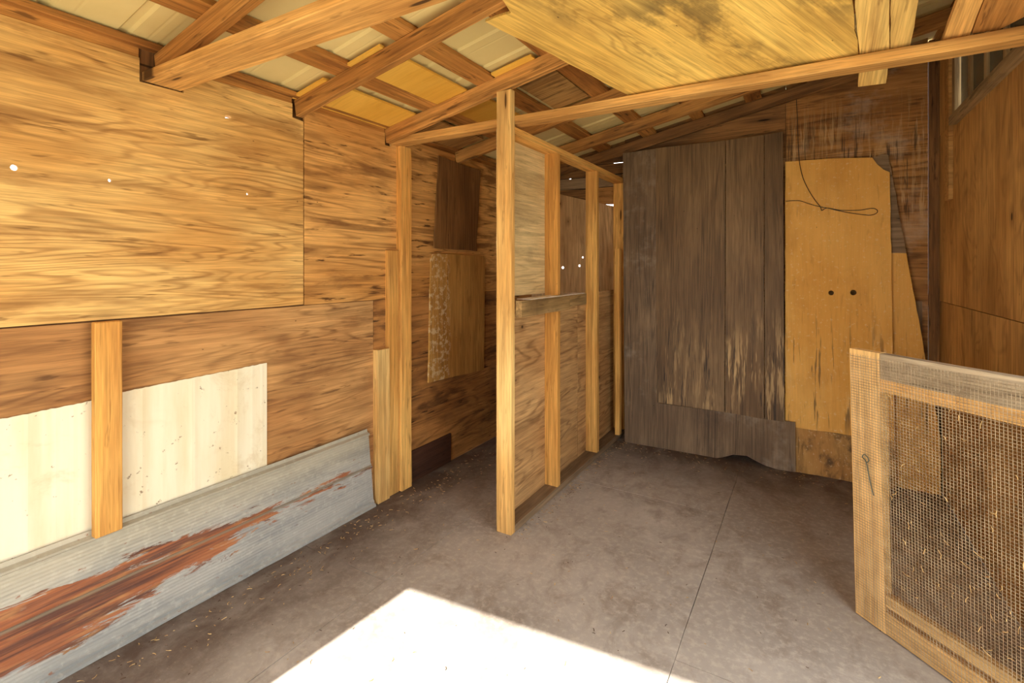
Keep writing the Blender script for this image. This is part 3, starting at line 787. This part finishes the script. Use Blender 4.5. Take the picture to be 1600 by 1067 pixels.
# ------------------------------------------------------------------ screen door standing at the right wall
S0 = Vector((2.406, 2.462, 0.004))
an = math.radians(45.7)
su = Vector((math.sin(an), -math.cos(an), 0))
sn = Vector((-math.cos(an), -math.sin(an), 0))            # faces the room
sv = (Vector((0, 0, 1)) * math.cos(0.03) + sn * math.sin(0.03))
sN = su.cross(sv)
if sN.dot(sn) < 0: sN = -sN
SW, SH = 0.715, 1.077
sd_ = empty('screen_door', S0, label='low wood-framed screen door covered in dusty wire mesh, standing open on the floor', cat='door')
def sp(name, u0, u1, v0, v1, T, mat, back=0.0, vertical=False, ragg=0.001):
    w_, h_ = u1 - u0, v1 - v0
    org = S0 + su * u0 + sv * v0 - sN * back
    if vertical:     # grain along v
        # local x = v, local y = -u  (normal stays towards the room)
        org = org + su * w_
        return sheet(name, ragged(rect(0, 0, h_, w_), 0.2, ragg), T, org, sv, -su, mat, sd_) if (sv.cross(-su)).dot(sN) > 0 else \
               sheet(name, ragged(rect(0, 0, h_, w_), 0.2, ragg), -T, org, sv, -su, mat, sd_)
    s_ = 1 if su.cross(sv).dot(sN) > 0 else -1
    return sheet(name, ragged(rect(0, 0, w_, h_), 0.2, ragg), T * s_, org, su, sv, mat, sd_)
sp('stile', 0.0, 0.124, 0.0, SH, 0.034, M['screen_wood'], vertical=True)
sp('stile', SW - 0.10, SW, 0.0, SH, 0.034, M['screen_wood'], vertical=True)
sp('top_rail', 0.126, SW - 0.102, SH - 0.098, SH - 0.001, 0.034, M['gray_rail'])
sp('top_rail', 0.126, SW - 0.102, SH - 0.146, SH - 0.0985, 0.030, M['screen_wood'], back=0.003)
sp('bottom_rail', 0.126, SW - 0.102, 0.002, 0.088, 0.034, M['screen_wood'])
sp('bottom_rail', 0.126, SW - 0.102, 0.108, 0.152, 0.030, M['screen_wood'], back=0.002)
# woven wire on the room side of the frame
pit, wr_ = 0.0108, 0.00085
vs, fs = [], []
def wirebar(a, b, wdir, off):
    i0 = len(vs)
    for p in (a, b):
        for s1, s2 in ((-1, 0), (0, 1), (1, 0), (0, -1)):
            vs.append(p + wdir * (s1 * wr_) + sN * (off + s2 * wr_))
    for j in range(4):
        fs.append((i0 + j, i0 + (j + 1) % 4, i0 + 4 + (j + 1) % 4, i0 + 4 + j))
u = 0.006
while u < SW - 0.004:
    wv = [0.004 * math.sin(u * 9 + i) * 0.3 for i in range(5)]
    for i in range(4):
        v0_, v1_ = 0.012 + (SH - 0.03) * i / 4, 0.012 + (SH - 0.03) * (i + 1) / 4
        wirebar(S0 + su * (u + wv[i]) + sv * v0_, S0 + su * (u + wv[i + 1]) + sv * v1_, su, 0.0022)
    u += pit
v_ = 0.012
while v_ < SH - 0.018:
    wv = [0.0012 * math.sin(v_ * 13 + i * 1.7) for i in range(5)]
    for i in range(4):
        u0_, u1_ = 0.005 + (SW - 0.01) * i / 4, 0.005 + (SW - 0.01) * (i + 1) / 4
        wirebar(S0 + su * u0_ + sv * (v_ + wv[i]), S0 + su * u1_ + sv * (v_ + wv[i + 1]), sv, 0.0032)
    v_ += pit
me = bpy.data.meshes.new('wire_mesh')
me.from_pydata([tuple(p) for p in vs], [], fs)
tag(link('wire_mesh', me, M['wire'], sd_), kind='stuff', label='dusty woven wire mesh')
# bent wire hook on the stile
hk = [(0.070, 0.640), (0.078, 0.652), (0.062, 0.668), (0.050, 0.655), (0.066, 0.640), (0.074, 0.600), (0.086, 0.545), (0.094, 0.520)]
tube('wire_hook', smooth([tuple(S0 + su * a + sv * b_ + sN * 0.007) for a, b_ in hk], 4), 0.0018, M['green_metal'], sd_, 5)

# ------------------------------------------------------------------ litter
def litter(name, n, place, mat, size, label, cat, parent=None):
    vv, ff = [], []
    for i in range(n):
        p, nx, ny, nz = place()
        L_, w_, h_ = random.uniform(*size), random.uniform(0.0012, 0.0032), random.uniform(0.0008, 0.002)
        a = random.uniform(0, 6.283)
        d1 = nx * math.cos(a) + ny * math.sin(a)
        d2 = nx * -math.sin(a) + ny * math.cos(a)
        bend = random.uniform(-0.25, 0.25) * L_
        i0 = len(vv)
        for t, bd in ((-0.5, 0), (0.0, bend), (0.5, 0)):
            for sy, sz in ((-1, 0), (1, 0), (0, 1)):
                vv.append(tuple(p + d1 * (t * L_) + d2 * (bd + sy * w_ / 2) + nz * (sz * h_)))
        for s_ in (0, 3):
            for j in range(3):
                ff.append((i0 + s_ + j, i0 + s_ + (j + 1) % 3, i0 + s_ + 3 + (j + 1) % 3, i0 + s_ + 3 + j))
        ff.append((i0, i0 + 1, i0 + 2)); ff.append((i0 + 6, i0 + 7, i0 + 8))
    me = bpy.data.meshes.new(name)
    me.from_pydata(vv, [], ff)
    o = link(name, me, mat, parent)
    return tag(o, label, cat, kind='stuff')
EX, EY, EZ = Vector((1, 0, 0)), Vector((0, 1, 0)), Vector((0, 0, 1))
def on_floor():
    r = random.random()
    if r < 0.35: x, y = random.uniform(0.06, 0.16) + abs(random.gauss(0, 0.10)), random.uniform(0.4, 3.2)
    elif r < 0.55: x, y = 0.91 + abs(random.gauss(0, 0.05)), random.uniform(2.25, 3.95)
    elif r < 0.68: x, y = random.uniform(0.95, 2.7), 3.92 - abs(random.gauss(0, 0.10))
    else: x, y = random.uniform(0.1, 2.8), random.uniform(0.9, 3.8)
    return Vector((x, y, 0.0003)), EX, EY, EZ
litter('straw_litter', 650, on_floor, M['straw'], (0.004, 0.022), 'scattered straw bits and chips on the dusty floor', 'straw')
litter('dark_litter', 380, on_floor, M['dark_chip'], (0.004, 0.016), 'scattered dark crumbs on the dusty floor', 'crumbs')
def on_screen():
    a, b_ = random.uniform(0.13, SW - 0.1), random.choice((random.uniform(0.12, 0.5), random.uniform(0.1, 1.0)))
    return S0 + su * a + sv * b_ + sN * 0.003, su, sv, sN
litter('caught_straw', 80, on_screen, M['straw'], (0.005, 0.03), 'straw caught in the wire', None, sd_)
